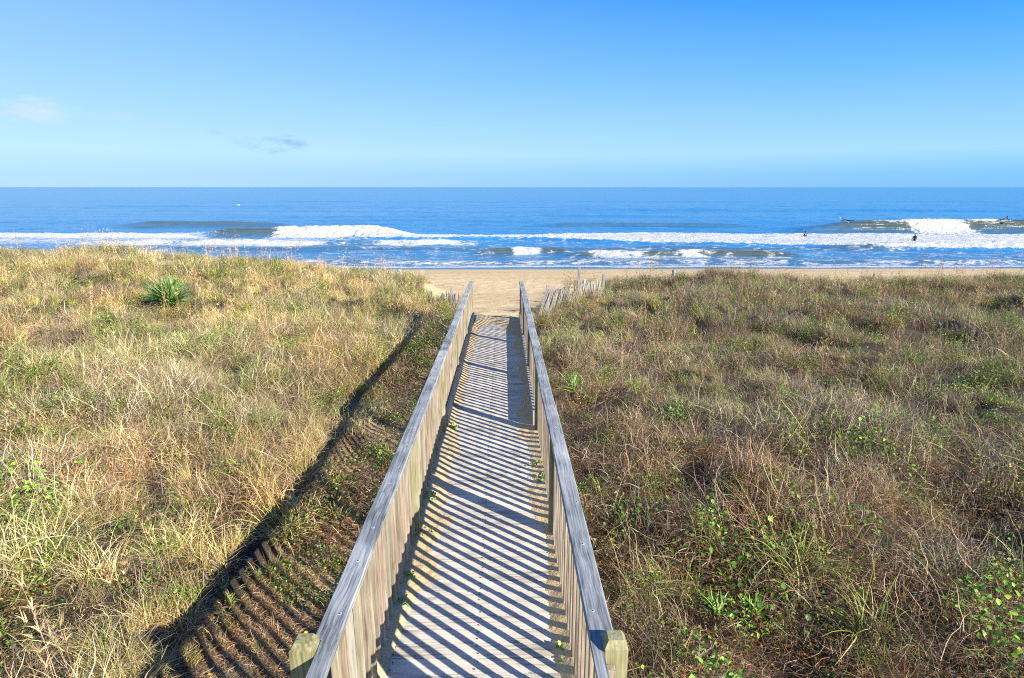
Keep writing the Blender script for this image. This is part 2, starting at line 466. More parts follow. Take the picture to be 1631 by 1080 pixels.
# ------------------------------------------------------------------ sea
def sea_shape(X, Y):
    n1 = fbm(X * .05 + 9, Y * .05, 3) - .5
    Z = 0.10 * np.sin(Y * .21 + n1 * 6 + X * .008) * sst(60, 130, Y) + .07 * np.sin(Y * .5 + X * .05 + n1 * 9)
    Z = Z + (fbm(X * .22, Y * .55, 3) - .5) * .28
    Z = Z + (fbm(X * .9, Y * 1.6, 3) - .5) * .10
    foam = np.zeros_like(X); silt = np.zeros_like(X)
    wob = (fbm(X * .045, X * 0 + 3.3, 3) - .5)
    wob2 = (fbm(X * .16, X * 0 + 8.3, 4) - .5)
    ft = fbm(X * .55, Y * .9, 5, .6)           # foam texture
    rough = (fbm(X * 1.6, Y * 2.4 + 5, 4, .6))
    def wave(yc, x0, x1, tx, amp, wf, wb):
        nonlocal Z, silt
        en = sst(x0 - tx, x0 + tx * .4, X) * sst(x1 + tx, x1 - tx * .4, X)
        d = Y - yc
        pr = np.where(d < 0, np.exp(-(d / wf) ** 2), np.exp(-(d / wb) ** 2))
        Z = Z + amp * en * pr
        silt = np.maximum(silt, en * np.exp(-((d + wf * .4) / (wf * 1.5)) ** 2) * np.where(Y < 70, min(.95, .35 + amp), min(.95, .15 + amp * .6)) * (Y < 125))
        return en, d
    def white(m, hgt=0.0):
        nonlocal foam, Z
        m = np.clip(m, 0, 1)
        foam = np.maximum(foam, m)
        if hgt: Z = Z + m * hgt * (rough - .3)
    # A: outer wave right, breaking
    yc = 97.5 + wob2 * 2.0 + .02 * (X - 70)
    en, d = wave(yc, 55, 96, 14, 1.75, 1.9, 5.5)
    white(en * sst(65.5, 69, X + rough * 4) * sst(78, 74.5, X + rough * 4) * (.62 + .8 * ft) * sst(-5.6, -4.2, d) * sst(2.2, .9, d) * 1.2, .55)
    white(en * sst(74, 77, X) * sst(84, 79.5, X) * sst(-1.1, -.4, d) * sst(1.2, .5, d) * (.5 + rough), .25)
    white(en * sst(57, 63, X) * sst(67, 65, X) * sst(-1.0, -.1, d + (ft - .5) * 2) * sst(.7, .3, d) * .8)
    white(en * sst(-8, -6, d) * sst(-4.6, -5.6, d) * sst(58, 64, X) * (ft * 1.2) * .6)
    # B, C: unbroken outer swells
    wave(112 + wob2 * 1.5, -66, -42, 9, .95, 2.4, 6)
    wave(113 + wob2 * 1.5, 10, 42, 8, .55, 2.4, 6)
    wave(150 + wob * 8, -60, 20, 30, .35, 4, 9); wave(185 + wob * 9, 20, 150, 40, .45, 5, 10); wave(230 + wob * 10, -190, -60, 50, .5, 6, 12)
    wave(300 + wob * 12, -250, 260, 90, .5, 8, 16)
    # D: main breaker in the middle
    yc = 90.5 + wob2 * 1.5
    en, d = wave(yc, -42, -17, 5, 1.15, 1.5, 4.5)
    white(sst(-33.5, -30.5, X + rough * 3) * sst(-12, -18, X + rough * 3) * sst(-4.6, -2.8, d + wob2 * 3 + rough) * sst(2.0, .4, d + wob2 * 3) * (.60 + .8 * ft), .65)
    white(en * sst(-36, -32, X) * sst(-30, -32, X) * sst(-1.2, -.2, d) * sst(1, .4, d))
    # left foam band
    m = sst(-38, -47, X + wob2 * 6)
    white(m * sst(84, 86.5, Y + wob2 * 2) * sst(99, 92, Y + wob * 4 + rough * 3) * (.30 + .9 * ft + .4 * sst(90, 87, Y)), .35)
    wave(88 + wob2, -100, -47, 6, .45, 1.2, 4)
    # long foam field to the right
    lo = np.interp(X, [-16, 2, 25, 45, 90], [84.5, 82, 74.5, 69, 65]) + wob2 * 3
    hi = np.interp(X, [-16, 0, 30, 90], [93, 96, 96.5, 93]) + wob * 5
    inr = sst(-25, -17, X)
    bore = inr * sst(lo - .8, lo + .1, Y) * sst(lo + 4.5, lo + 1.8, Y)
    Z = Z + inr * .42 * np.exp(-(np.clip(Y - lo, -99, 99) / np.where(Y < lo, .8, 3)) ** 2)
    white(bore * (.85 + .6 * ft), .4)
    up = inr * sst(hi - 6.5, hi - 4.5, Y + wob2 * 3) * sst(hi, hi - 2.5, Y + rough * 2) * (sst(30, 10, X) * .35 + .65)
    white(up * (.55 + .75 * ft), .35)
    field = inr * sst(lo, lo + 2, Y) * sst(hi, hi - 5, Y)
    white(field * (.32 + 1.05 * ft), .15)
    # between bands: lacy remains
    lace = sst(52, 60, Y) * sst(92, 84, Y)
    ridg = 1 - np.abs(fbm(X * .33 + 30, Y * .7, 4, .55) - .5) * 9
    white(lace * np.clip(ridg, 0, 1) * .52)
    lf = sst(-5, -30, X) * sst(76, 79, Y) * sst(90, 84, Y)
    white(lf * (.15 + .8 * ft))
    # E: second line left
    yc = 76.3 + wob2 * 2.5
    en, d = wave(yc, -52, -5, 5, .50, .9, 3.0)
    white(en * sst(-1.7, -.9, d + rough * .8) * sst(1.0, .1, d) * (.15 + ft * 1.35) * (1 - .6 * sst(-24, -21, X) * sst(-14, -17, X)), .25)
    # F: small inner breakers
    yc = 61 + wob2 * 1.6
    en, d = wave(yc, 8, 29, 4, .62, .8, 2.6)
    Xj = X + (rough - .5) * 3; w = sst(7.6, 9.6, Xj) * sst(14.9, 13.2, Xj) * .8 + sst(17.4, 18.6, Xj) * sst(21.0, 19.4, Xj) + .35 * sst(27, 31, X)
    white(en * w * sst(-2.0, -.9, d + rough * .8) * sst(1.0, 0, d + rough * .4) * (.5 + ft), .4)
    white(en * sst(-2.8, -1.6, d) * sst(-.6, -1.2, d) * ft * 1.1)
    en, d = wave(64.5 + wob2 * 2, -2, 7, 3, .55, .8, 2.2)
    white(en * sst(1.0, 2.6, X + rough * 1.5) * sst(5.8, 3.8, X + rough * 1.5) * sst(-1.6, -.6, d + rough * .7) * sst(.8, 0, d) * (.5 + ft), .3)
    en, d = wave(57.2 + wob2 * 1.2, -30, 70, 10, .22, .6, 2.0)
    white(en * sst(-1.2, -.4, d) * sst(.9, .1, d) * (ft * 1.25 - .25))
    wave(69.5 + wob2 * 3, -60, 80, 10, .25, .9, 2.6)
    # G: swash
    ye = 53.4 + wob2 * 1.6
    white(sst(ye - .2, ye + .25, Y) * sst(ye + 2.6, ye + .9, Y + rough) * (.45 + ft * 1.0), .06)
    white(sst(ye + .5, ye + 1.5, Y) * sst(ye + 7, ye + 3, Y) * np.clip(1 - np.abs(ft - .5) * 6, 0, 1) * .75)
    silt = np.maximum(silt, .40 * sst(72, 54, Y))
    Z = Z * sst(50.5, 59, Y) + (1 - sst(50.5, 59, Y)) * (-.02)
    Z = Z + (1 - sst(52, 56, Y)) * .03
    return Z, foam, silt

ry = np.concatenate([np.arange(51.0, 104, .17), np.arange(104, 135, .35), 135 * 1.0135 ** np.arange(0, 430)])
cu = np.linspace(-1, 1, 1150)
Yg = np.repeat(ry[:, None], len(cu), 1)
Xg = cu[None, :] * (np.maximum(Yg, 90) * .98 + 6)
Zs, Fo, Si = sea_shape(Xg, Yg)
far = sst(180, 500, Yg)
Zs = Zs * (1 - far)
def water_mat():
    m, n, l, p = new_mat('sea_water')
    geo = n.new('ShaderNodeNewGeometry')
    at = n.new('ShaderNodeAttribute'); at.attribute_name = 'foam'
    p.inputs['Base Color'].default_value = (.035, .085, .10, 1)
    nn = n.new('ShaderNodeTexNoise'); nn.inputs['Scale'].default_value = .04; nn.inputs['Detail'].default_value = 3
    l.new(geo.outputs['Position'], nn.inputs['Vector'])
    sa = n.new('ShaderNodeAttribute'); sa.attribute_name = 'silt'
    dm = n.new('ShaderNodeMix'); dm.data_type = 'RGBA'; dm.inputs['A'].default_value = (.034, .19, .42, 1); dm.inputs['B'].default_value = (.072, .082, .05, 1)
    l.new(sa.outputs['Fac'], dm.inputs['Factor']); l.new(dm.outputs['Result'], p.inputs['Base Color'])
    p.inputs['Roughness'].default_value = .22
    p.inputs['IOR'].default_value = 1.33
    mp = n.new('ShaderNodeMapping'); mp.inputs['Scale'].default_value = (.45, 1.2, 1)
    l.new(geo.outputs['Position'], mp.inputs[0])
    n1 = n.new('ShaderNodeTexNoise'); n1.inputs['Scale'].default_value = 1.0; n1.inputs['Detail'].default_value = 8; n1.inputs['Roughness'].default_value = .62
    l.new(mp.outputs[0], n1.inputs['Vector'])
    b = n.new('ShaderNodeBump'); b.inputs['Strength'].default_value = 1.0; b.inputs['Distance'].default_value = .10
    l.new(n1.outputs['Fac'], b.inputs['Height'])
    mp2 = n.new('ShaderNodeMapping'); mp2.inputs['Scale'].default_value = (.03, .11, 1)
    l.new(geo.outputs['Position'], mp2.inputs[0])
    n1b = n.new('ShaderNodeTexNoise'); n1b.inputs['Scale'].default_value = 1.0; n1b.inputs['Detail'].default_value = 5; n1b.inputs['Roughness'].default_value = .6
    l.new(mp2.outputs[0], n1b.inputs['Vector'])
    b2 = n.new('ShaderNodeBump'); b2.inputs['Strength'].default_value = 1.0; b2.inputs['Distance'].default_value = .9
    l.new(n1b.outputs['Fac'], b2.inputs['Height']); l.new(b.outputs[0], b2.inputs['Normal']); l.new(b2.outputs[0], p.inputs['Normal'])
    # foam
    n2 = n.new('ShaderNodeTexNoise'); n2.inputs['Scale'].default_value = 2.4; n2.inputs['Detail'].default_value = 6; n2.inputs['Roughness'].default_value = .7
    mp3 = n.new('ShaderNodeMapping'); mp3.inputs['Scale'].default_value = (.6, 1.3, 1)
    l.new(geo.outputs['Position'], mp3.inputs[0]); l.new(mp3.outputs[0], n2.inputs['Vector'])
    a = n.new('ShaderNodeMath'); a.operation = 'MULTIPLY_ADD'; a.inputs[1].default_value = 1.9; a.inputs[2].default_value = -.95
    l.new(n2.outputs['Fac'], a.inputs[0])
    s = n.new('ShaderNodeMath'); s.operation = 'ADD'; l.new(at.outputs['Fac'], s.inputs[0]); l.new(a.outputs[0], s.inputs[1])
    mr = n.new('ShaderNodeMapRange'); mr.inputs['From Min'].default_value = .28; mr.inputs['From Max'].default_value = .80; mr.interpolation_type = 'SMOOTHSTEP'
    l.new(s.outputs[0], mr.inputs['Value'])
    fm = n.new('ShaderNodeBsdfPrincipled'); fm.inputs['Base Color'].default_value = (.54, .565, .58, 1); fm.inputs['Roughness'].default_value = .9
    b3 = n.new('ShaderNodeBump'); b3.inputs['Strength'].default_value = 1.0; b3.inputs['Distance'].default_value = .4
    l.new(n2.outputs['Fac'], b3.inputs['Height']); l.new(b3.outputs[0], fm.inputs['Normal'])
    ms = n.new('ShaderNodeMixShader'); l.new(mr.outputs[0], ms.inputs[0]); l.new(p.outputs[0], ms.inputs[1]); l.new(fm.outputs[0], ms.inputs[2])
    l.new(ms.outputs[0], n['Material Output'].inputs['Surface'])
    return m
M_water = water_mat()
me = mesh_np('sea', np.stack([Xg, Yg, Zs], -1).reshape(-1, 3), grid_faces(len(ry), len(cu)), M_water, True, {'foam': Fo.ravel(), 'silt': Si.ravel()})
tag(obj('sea', me), 'blue ocean with rows of white breakers', None, None, 'structure')
def sea_z(x, y):
    z, _, _ = sea_shape(np.array([[float(x)]]), np.array([[float(y)]])); return float(z[0, 0])

# ------------------------------------------------------------------ boardwalk
bw = empty('boardwalk', (0, 0, 0))
tag(bw, 'weathered grey plank boardwalk running down to the beach, half drifted with sand', 'boardwalk')
bm = bmesh.new()
y = Y0
rnd = random.Random(3)
while y < Y1 - .02:
    w = .1405
    zt = deckz(y + w / 2) + rnd.uniform(-.003, .003)
    a = rnd.uniform(-.010, .010); bq = rnd.uniform(-.010, .010)
    add_box(bm, W_L + a, W_R + bq, y, y + w - .006, zt - .038, zt, bev=.004)
    y += w
y = Y0
while y < Y1 - .02:
    for xx in (W_L + .06, -.19, W_R - .06):
        for q in (.035, .10):
            r_ = bmesh.ops.create_cone(bm, cap_ends=True, segments=6, radius1=.0055, radius2=.0045, depth=.004,
                                       matrix=Matrix.Translation((xx + rnd.uniform(-.012, .012), y + q, deckz(y + .07) + .0045)))
            for f_ in {f_ for v_ in r_['verts'] for f_ in v_.link_faces}: f_.material_index = 1
    y += .1405
bm_obj('deck', bm, [M_deck, M_metal], bw)
for xx in (W_L + .03, W_R - .07):
    bm = bmesh.new(); add_box(bm, xx, xx + .038, Y0 + .02, Y1 - .02, 4.01 - .27, 4.01 - .044, shear=SLOPE)
    bm_obj('joist', bm, M_side, bw)
SB0 = 7.62
for xx in (W_L + .012, W_R - .048):
    bm = bmesh.new()
    add_box(bm, xx, xx + .036, SB0, Y1 + .02, 4.01 - .02, 4.01 + .225, bev=.004, shear=SLOPE)
    bm_obj('side_board', bm, M_side, bw)

# sand lying on the deck
sx = np.linspace(W_L - .05, W_R + .05, 90); sy = np.arange(2.5, 15.75, .02)
SX, SY = np.meshgrid(sx, sy)
th = sand_thick(SX, SY)
SZ = 4.01 + SLOPE * SY + np.maximum(th, -.03)
me = mesh_np('sand_drift', np.stack([SX, SY, SZ], -1).reshape(-1, 3), grid_faces(len(sy), len(sx)), M_sand, True, {'litter': np.zeros(SX.size)})
tag(obj('sand_drift', me), 'thin sand blown over both edges of the boardwalk planks', 'sand', None, 'stuff')

POSTS = [2.27] + [4.95 + 2.53 * k for k in range(5)]
def railing(side, label):
    """side -1 left, +1 right"""
    t = empty('wooden_railing', ((W_L if side < 0 else W_R), POSTS[0], deckz(POSTS[0])))
    tag(t, label, 'railing', 'railings along the boardwalk')
    off = Vector(t.location)
    def fin(o): o.parent = t; o.matrix_parent_inverse = Matrix.Translation(-off); return o
    e = W_L if side < 0 else W_R
    def sx(a, b):
        p, q = e + side * a, e + side * b
        return (min(p, q), max(p, q))
    # posts
    for k, py in enumerate(POSTS):
        bm = bmesh.new()
        z = deckz(py)
        if k == 0:
            a, b = sx(.03, .14) if side < 0 else sx(.003, .110)
            h = z + 1.09
            add_box(bm, a, b, py - .05, py + .05, z - .9, h - .028, bev=.006)
            # weathered chamfered cap of the post
            c = [((a, py - .05), (b, py - .05), (b, py + .05), (a, py + .05))][0]
            lo = [bm.verts.new((x_, y_, h - .034)) for x_, y_ in c]
            cx, cyy = (a + b) / 2, py
            hi = [bm.verts.new((cx + (x_ - cx) * .62, cyy + (y_ - cyy) * .62, h)) for x_, y_ in c]
            for i in range(4): bm.faces.new((lo[i], lo[(i + 1) % 4], hi[(i + 1) % 4], hi[i]))
            bm.faces.new(hi)
        else:
            a, b = sx(-.030, .055)
            add_box(bm, a, b, py - .045, py + .045, z - .6, z + 1.0, bev=.004)
        fin(bm_obj('post', bm, M_post))
    # cap rail in three boards
    cuts = [POSTS[0] + .052, POSTS[2] - .1 if side > 0 else POSTS[2] + .35, POSTS[4] + .03, POSTS[5] + .14]
    rr = random.Random(5 + side)
    for i in range(3):
        bm = bmesh.new()
        y0, y1 = cuts[i] + (.003 if i else 0), cuts[i + 1] - .002
        a, b = sx(-.050, .068)
        dz = rr.uniform(-.002, .002)
        segs = 10
        # slightly bowed board
        ring = []
        for s in range(segs + 1):
            yy = y0 + (y1 - y0) * s / segs
            bow = .006 * math.sin(s / segs * math.pi) * rr.choice((1, 1, -.3)) if 0 < s < segs else 0
            zz = deckz(yy) + 1.002 + dz
            c = .006
            prof = [(a + c, zz), (a, zz + c), (a, zz + .034 - c), (a + c, zz + .038), (b - c, zz + .038), (b, zz + .038 - c), (b, zz + c), (b - c, zz)]
            ring.append([bm.verts.new((px + bow, yy, pz)) for px, pz in prof])
        for s in range(segs):
            for q in range(8):
                bm.faces.new((ring[s][q], ring[s][(q + 1) % 8], ring[s + 1][(q + 1) % 8], ring[s + 1][q]))
        bm.faces.new(ring[0]); bm.faces.new(list(reversed(ring[-1])))
        bmesh.ops.recalc_face_normals(bm, faces=bm.faces)
        if i == 0:          # inner strip of the notched board, running on past the first post
            a2, b2 = sx(-.048, .026) if side < 0 else sx(-.048, .001)
            add_box(bm, a2, b2, 1.9, cuts[0] + .004, 4.01 + 1.0023 + dz, 4.01 + 1.0394 + dz, shear=SLOPE)
        scr = [p_ + o_ for p_ in POSTS[1:] + cuts[1:3] for o_ in (-.025, .025)]
        yy = 2.5
        while yy < Y1: scr.append(yy); yy += rr.uniform(.25, .6)
        for py in scr:
            if y0 + .02 < py < y1 - .02:
                sxx = e + side * (.012 + rr.uniform(-.035, .035))
                for rad_, up_, mi_ in ((.012, 1.0396, 2), (.0055, 1.0412, 1)):
                    r_ = bmesh.ops.create_cone(bm, cap_ends=True, segments=12, radius1=rad_, radius2=rad_ * .9, depth=.003,
                        matrix=Matrix.Translation((sxx, py, deckz(py) + up_ + dz)))
                    for f_ in {f_ for v_ in r_['verts'] for f_ in v_.link_faces}: f_.material_index = mi_
        fin(bm_obj('cap_rail', bm, [M_cap, M_metal, M_bleach]))
    # top rail under the cap, outside face
    bm = bmesh.new()
    a, b = sx(.0415, .066)
    for i in range(5):
        add_box(bm, a, b, POSTS[i] + .06, POSTS[i + 1] - .002, 4.01 + .875, 4.01 + .998, bev=.003, shear=SLOPE)
    fin(bm_obj('top_rail', bm, M_side))
    # balusters
    bm = bmesh.new(); add_box(bm, -.019, .019, -.019, .019, 0, 1.095, bev=.003)
    first = None
    y = POSTS[0] - .36
    k = 0
    while y < Y1 + .02:
        if min(abs(y - p_) for p_ in POSTS) > (.075):
            if first is None:
                o = bm_obj('baluster', bm, M_bal); first = o
            else:
                o = first.copy(); COL.objects.link(o)
            a = side * .0215
            o.location = (e + a, y + rr.uniform(-.006, .006), deckz(y) - .10 + rr.uniform(-.004, 0))
            o.rotation_euler = (rr.uniform(-.006, .006), rr.uniform(-.006, .006), rr.uniform(-.05, .05))
            fin(o)
            k += 1
        y += .1405
    return t
railing(-1, 'left weathered wooden railing of the boardwalk, its balusters sunlit on the walkway side')
railing(1, 'right weathered wooden railing of the boardwalk, casting striped shadows over the planks')

# ------------------------------------------------------------------ vegetation sources
def blades(N, rad, L, lean, curl, wid, cols, segs=5, upright=0.0, z0=(0, 0), flat=1.0, tipc=None, r=rng, wob=0.0):
    """returns verts, faces, colours of N ribbon blades"""
    th = r.uniform(0, 2 * np.pi, N); rr = rad * np.sqrt(r.random(N))
    base = np.stack([rr * np.cos(th), rr * np.sin(th), r.uniform(z0[0], z0[1], N)], -1)
    az = r.uniform(0, 2 * np.pi, N)
    ln = r.uniform(L[0], L[1], N)
    ph0 = r.uniform(lean[0], lean[1], N)           # angle from vertical at base
    cu_ = r.uniform(curl[0], curl[1], N)
    w0 = r.uniform(wid[0], wid[1], N)
    side_az = az + np.pi / 2 + r.normal(0, .5, N)
    t = np.linspace(0, 1, segs + 1)
    pts = np.zeros((N, segs + 1, 3)); pts[:, 0] = base
    a = az.copy()
    for k in range(segs):
        ph = ph0 + cu_ * (t[k] + .5 / segs) ** 1.4
        a = a + r.normal(0, wob, N)
        d = np.stack([np.sin(ph) * np.cos(a), np.sin(ph) * np.sin(a), np.cos(ph)], -1)
        pts[:, k + 1] = pts[:, k] + d * (ln / segs)[:, None]
    wv = np.stack([np.cos(side_az), np.sin(side_az), r.normal(0, .25, N)], -1)
    ww = w0[:, None] * (1 - t[None, :] ** 2 * .85) * .5
    A = pts + wv[:, None] * ww[..., None]; B = pts - wv[:, None] * ww[..., None]
    V = np.stack([A, B], 2).reshape(-1, 3)         # (N, segs+1, 2, 3)
    i0 = (np.arange(N)[:, None] * (segs + 1) + np.arange(segs)[None, :]) * 2
    F = np.stack([i0, i0 + 1, i0 + 3, i0 + 2], -1).reshape(-1, 4)
    cols = np.asarray(cols, float)
    c = cols[r.integers(0, len(cols), N)] * r.uniform(.75, 1.25, N)[:, None]
    if tipc is not None:
        tc = np.asarray(tipc, float)[r.integers(0, len(tipc), N)] * r.uniform(.8, 1.2, N)[:, None]
        f = (t ** 1.2)[None, :, None]
        C = c[:, None] * (1 - f) + tc[:, None] * f
    else:
        C = np.repeat(c[:, None], segs + 1, 1)
    C = np.repeat(C[:, :, None], 2, 2).reshape(-1, 3)
    return V, F, C

def leaves(N, rad, hz, size, cols, r=rng, aspect=.7, up=.6):
    """folded diamond leaves, 6 verts, 4 quads->2 quads"""
    th = r.uniform(0, 2 * np.pi, N); rr = rad * np.sqrt(r.random(N))
    c = np.stack([rr * np.cos(th), rr * np.sin(th), r.uniform(hz[0], hz[1], N) * (1 - .5 * (rr / rad) ** 2)], -1)
    az = r.uniform(0, 2 * np.pi, N)
    tilt = r.normal(0, .55, N)
    s = r.uniform(size[0], size[1], N)
    f = np.stack([np.cos(az) * np.cos(tilt), np.sin(az) * np.cos(tilt), np.sin(tilt)], -1)
    nrm = np.stack([r.normal(0, .5, N), r.normal(0, .5, N), np.full(N, 1.0)], -1)
    sd_ = np.cross(nrm, f); sd_ /= np.linalg.norm(sd_, axis=1)[:, None]
    n2 = np.cross(f, sd_)
    w = s * aspect * .5
    p0 = c; p3 = c + f * s[:, None] - n2 * (s * .12)[:, None]
    m1 = c + f * (s * .35)[:, None]; m2 = c + f * (s * .72)[:, None]
    L1 = m1 + sd_ * w[:, None] + n2 * (s * .10)[:, None]; L2 = m2 + sd_ * (w * .75)[:, None] + n2 * (s * .07)[:, None]
    R1 = m1 - sd_ * w[:, None] + n2 * (s * .10)[:, None]; R2 = m2 - sd_ * (w * .75)[:, None] + n2 * (s * .07)[:, None]
    V = np.stack([p0, L1, L2, p3, R2, R1], 1).reshape(-1, 3)
    i = np.arange(N)[:, None] * 6
    F = np.concatenate([i + np.array([[0, 1, 2, 3]]), i + np.array([[0, 3, 4, 5]])], 0)
    cols = np.asarray(cols, float)
    cc = cols[r.integers(0, len(cols), N)] * r.uniform(.7, 1.3, N)[:, None]
    return V, F, np.repeat(cc, 6, 0)

def join(parts):
    V, F, C, o = [], [], [], 0
    for v, f, c in parts:
        V.append(v); F.append(f + o); C.append(c); o += len(v)
    return np.concatenate(V), np.concatenate(F), np.concatenate(C)

STRAW = [(.40, .36, .19), (.52, .47, .28), (.32, .28, .14), (.66, .60, .42), (.24, .20, .10), (.44, .40, .20)]
GREYB = [(.22, .18, .14), (.40, .35, .29), (.11, .085, .065), (.56, .51, .44), (.15, .115, .09), (.30, .23, .18)]
RUST = [(.24, .13, .07), (.16, .08, .04), (.33, .19, .10), (.09, .05, .03), (.28, .15, .12)]
GREEN = [(.11, .21, .03), (.16, .28, .05), (.07, .14, .03), (.22, .33, .07)]
YGREEN = [(.30, .35, .09), (.38, .41, .13), (.24, .31, .06)]
BRIGHT = [(.14, .33, .02), (.21, .42, .04), (.09, .24, .02), (.30, .46, .06)]
GOLD = [(.55, .38, .04), (.44, .20, .04), (.42, .40, .07)]

src_col = bpy.data.collections.new('plant_kinds')
KINDS = {}
def kind(key, n, fn, mat):
    ids = []
    for i in range(n):
        V, F, C = fn(i)
        nm = 'kind_%s_%02d' % (key, i)
        me = mesh_np(nm, V, F, mat, False, cols=C)
        o = bpy.data.objects.new(nm, me)
        ids.append(o)
    KINDS[key] = ids

kind('straw', 6, lambda i: join([
    blades(64, .15, (.24, .56), (.05, .8), (.5, 2.4), (.0032, .0062), STRAW, 6, wob=.16),
    blades(30, .13, (.22, .48), (.05, .7), (.4, 1.9), (.0038, .0068), YGREEN, 6, tipc=STRAW, wob=.1),
    blades(26, .20, (.12, .35), (.6, 1.5), (-.5, 1.2), (.003, .006), GREYB, 5, wob=.4, z0=(0, .10))]), M_grass)
kind('green', 4, lambda i: join([
    blades(40, .08, (.25, .50), (.05, .7), (.3, 1.9), (.006, .010), GREEN, 6, tipc=YGREEN, wob=.08),
    blades(16, .10, (.30, .55), (.1, .8), (.5, 2.0), (.004, .007), STRAW, 6, wob=.12)]), M_grass)
kind('tangle', 6, lambda i: join([
    blades(55, .25, (.15, .45), (.2, 1.5), (-1.0, 1.8), (.0026, .0055), GREYB, 6, wob=.5, z0=(0, .20)),
    blades(26, .25, (.15, .45), (.3, 1.4), (-.5, 2.2), (.003, .006), STRAW, 6, wob=.4, z0=(0, .22)),
    blades(34, .25, (.08, .25), (.1, 1.2), (-.5, 1.0), (.003, .006), RUST, 4, wob=.5, z0=(0, .12))]), M_grass)
kind('shrub', 5, lambda i: join([
    blades(34, .14, (.18, .42), (.0, .8), (-.3, .6), (.003, .006), RUST + GREYB, 5, wob=.5),
    blades(30, .24, (.08, .22), (.0, 1.4), (-.5, .8), (.003, .005), GREYB, 4, wob=.5, z0=(.05, .30)),
    leaves(120, .25, (.03, .34), (.012, .028), RUST + [(.30, .26, .10), (.22, .24, .08)], aspect=.55),
    leaves(60, .24, (.12, .36), (.012, .026), YGREEN + GREEN, aspect=.5)]), M_leaf)
kind('vine', 5, lambda i: join([
    blades(16, .20, (.15, .45), (.9, 1.5), (-.4, .4), (.003, .005), [(.22, .20, .09), (.28, .16, .08)], 5, wob=.5, z0=(.01, .1)),
    leaves(56, .22, (.08, .34), (.024, .046), BRIGHT + GREEN, aspect=.85),
    leaves(8, .24, (.04, .20), (.02, .045), GOLD + RUST, aspect=.8)]), M_leaf)
kind('leafy', 5, lambda i: join([
    blades(12, .08, (.22, .42), (.0, .6), (-.2, .4), (.004, .006), [(.18, .2, .07), (.25, .16, .08)], 5, wob=.25),
    leaves(95, .17, (.16, .48), (.022, .044), GREEN + BRIGHT + YGREEN + BRIGHT, aspect=.5),
    leaves(12, .16, (.15, .40), (.015, .03), GOLD, aspect=.5)]), M_leaf)
kind('gold', 3, lambda i: join([
    blades(14, .10, (.22, .42), (.0, .5), (-.2, .5), (.003, .005), [(.30, .26, .10)], 5, wob=.25),
    leaves(80, .16, (.08, .42), (.014, .032), GOLD + YGREEN, aspect=.5)]), M_leaf)
kind('litter', 4, lambda i: join([
    blades(80, .30, (.06, .30), (1.2, 1.62), (-.2, .25), (.003, .006), GREYB + STRAW + RUST, 4, wob=.35, z0=(.005, .06)),
    leaves(40, .30, (.005, .05), (.012, .035), RUST + GOLD + [(.36, .27, .18)], aspect=.6)]), M_leaf)
def oat(i):
    r = np.random.default_rng(100 + i)
    st = blades(3, .06, (.75, 1.15), (.0, .14), (.05, .45), (.003, .0045), [(.50, .42, .27), (.42, .34, .22)], 8, r=r, wob=.03)
    V = st[0].reshape(3, 9, 2, 3).mean(2)
    parts = [st]
    for b in range(3):
        for k in range(5, 9):
            p = V[b, k]
            v, f, c = blades(7, .008, (.05, .11), (.3, 1.0), (.2, 1.2), (.004, .008), [(.50, .40, .24), (.42, .32, .18)], 3, r=r)
            parts.append((v + p, f, c))
    return join(parts)
kind('oat', 4, oat, M_grass)

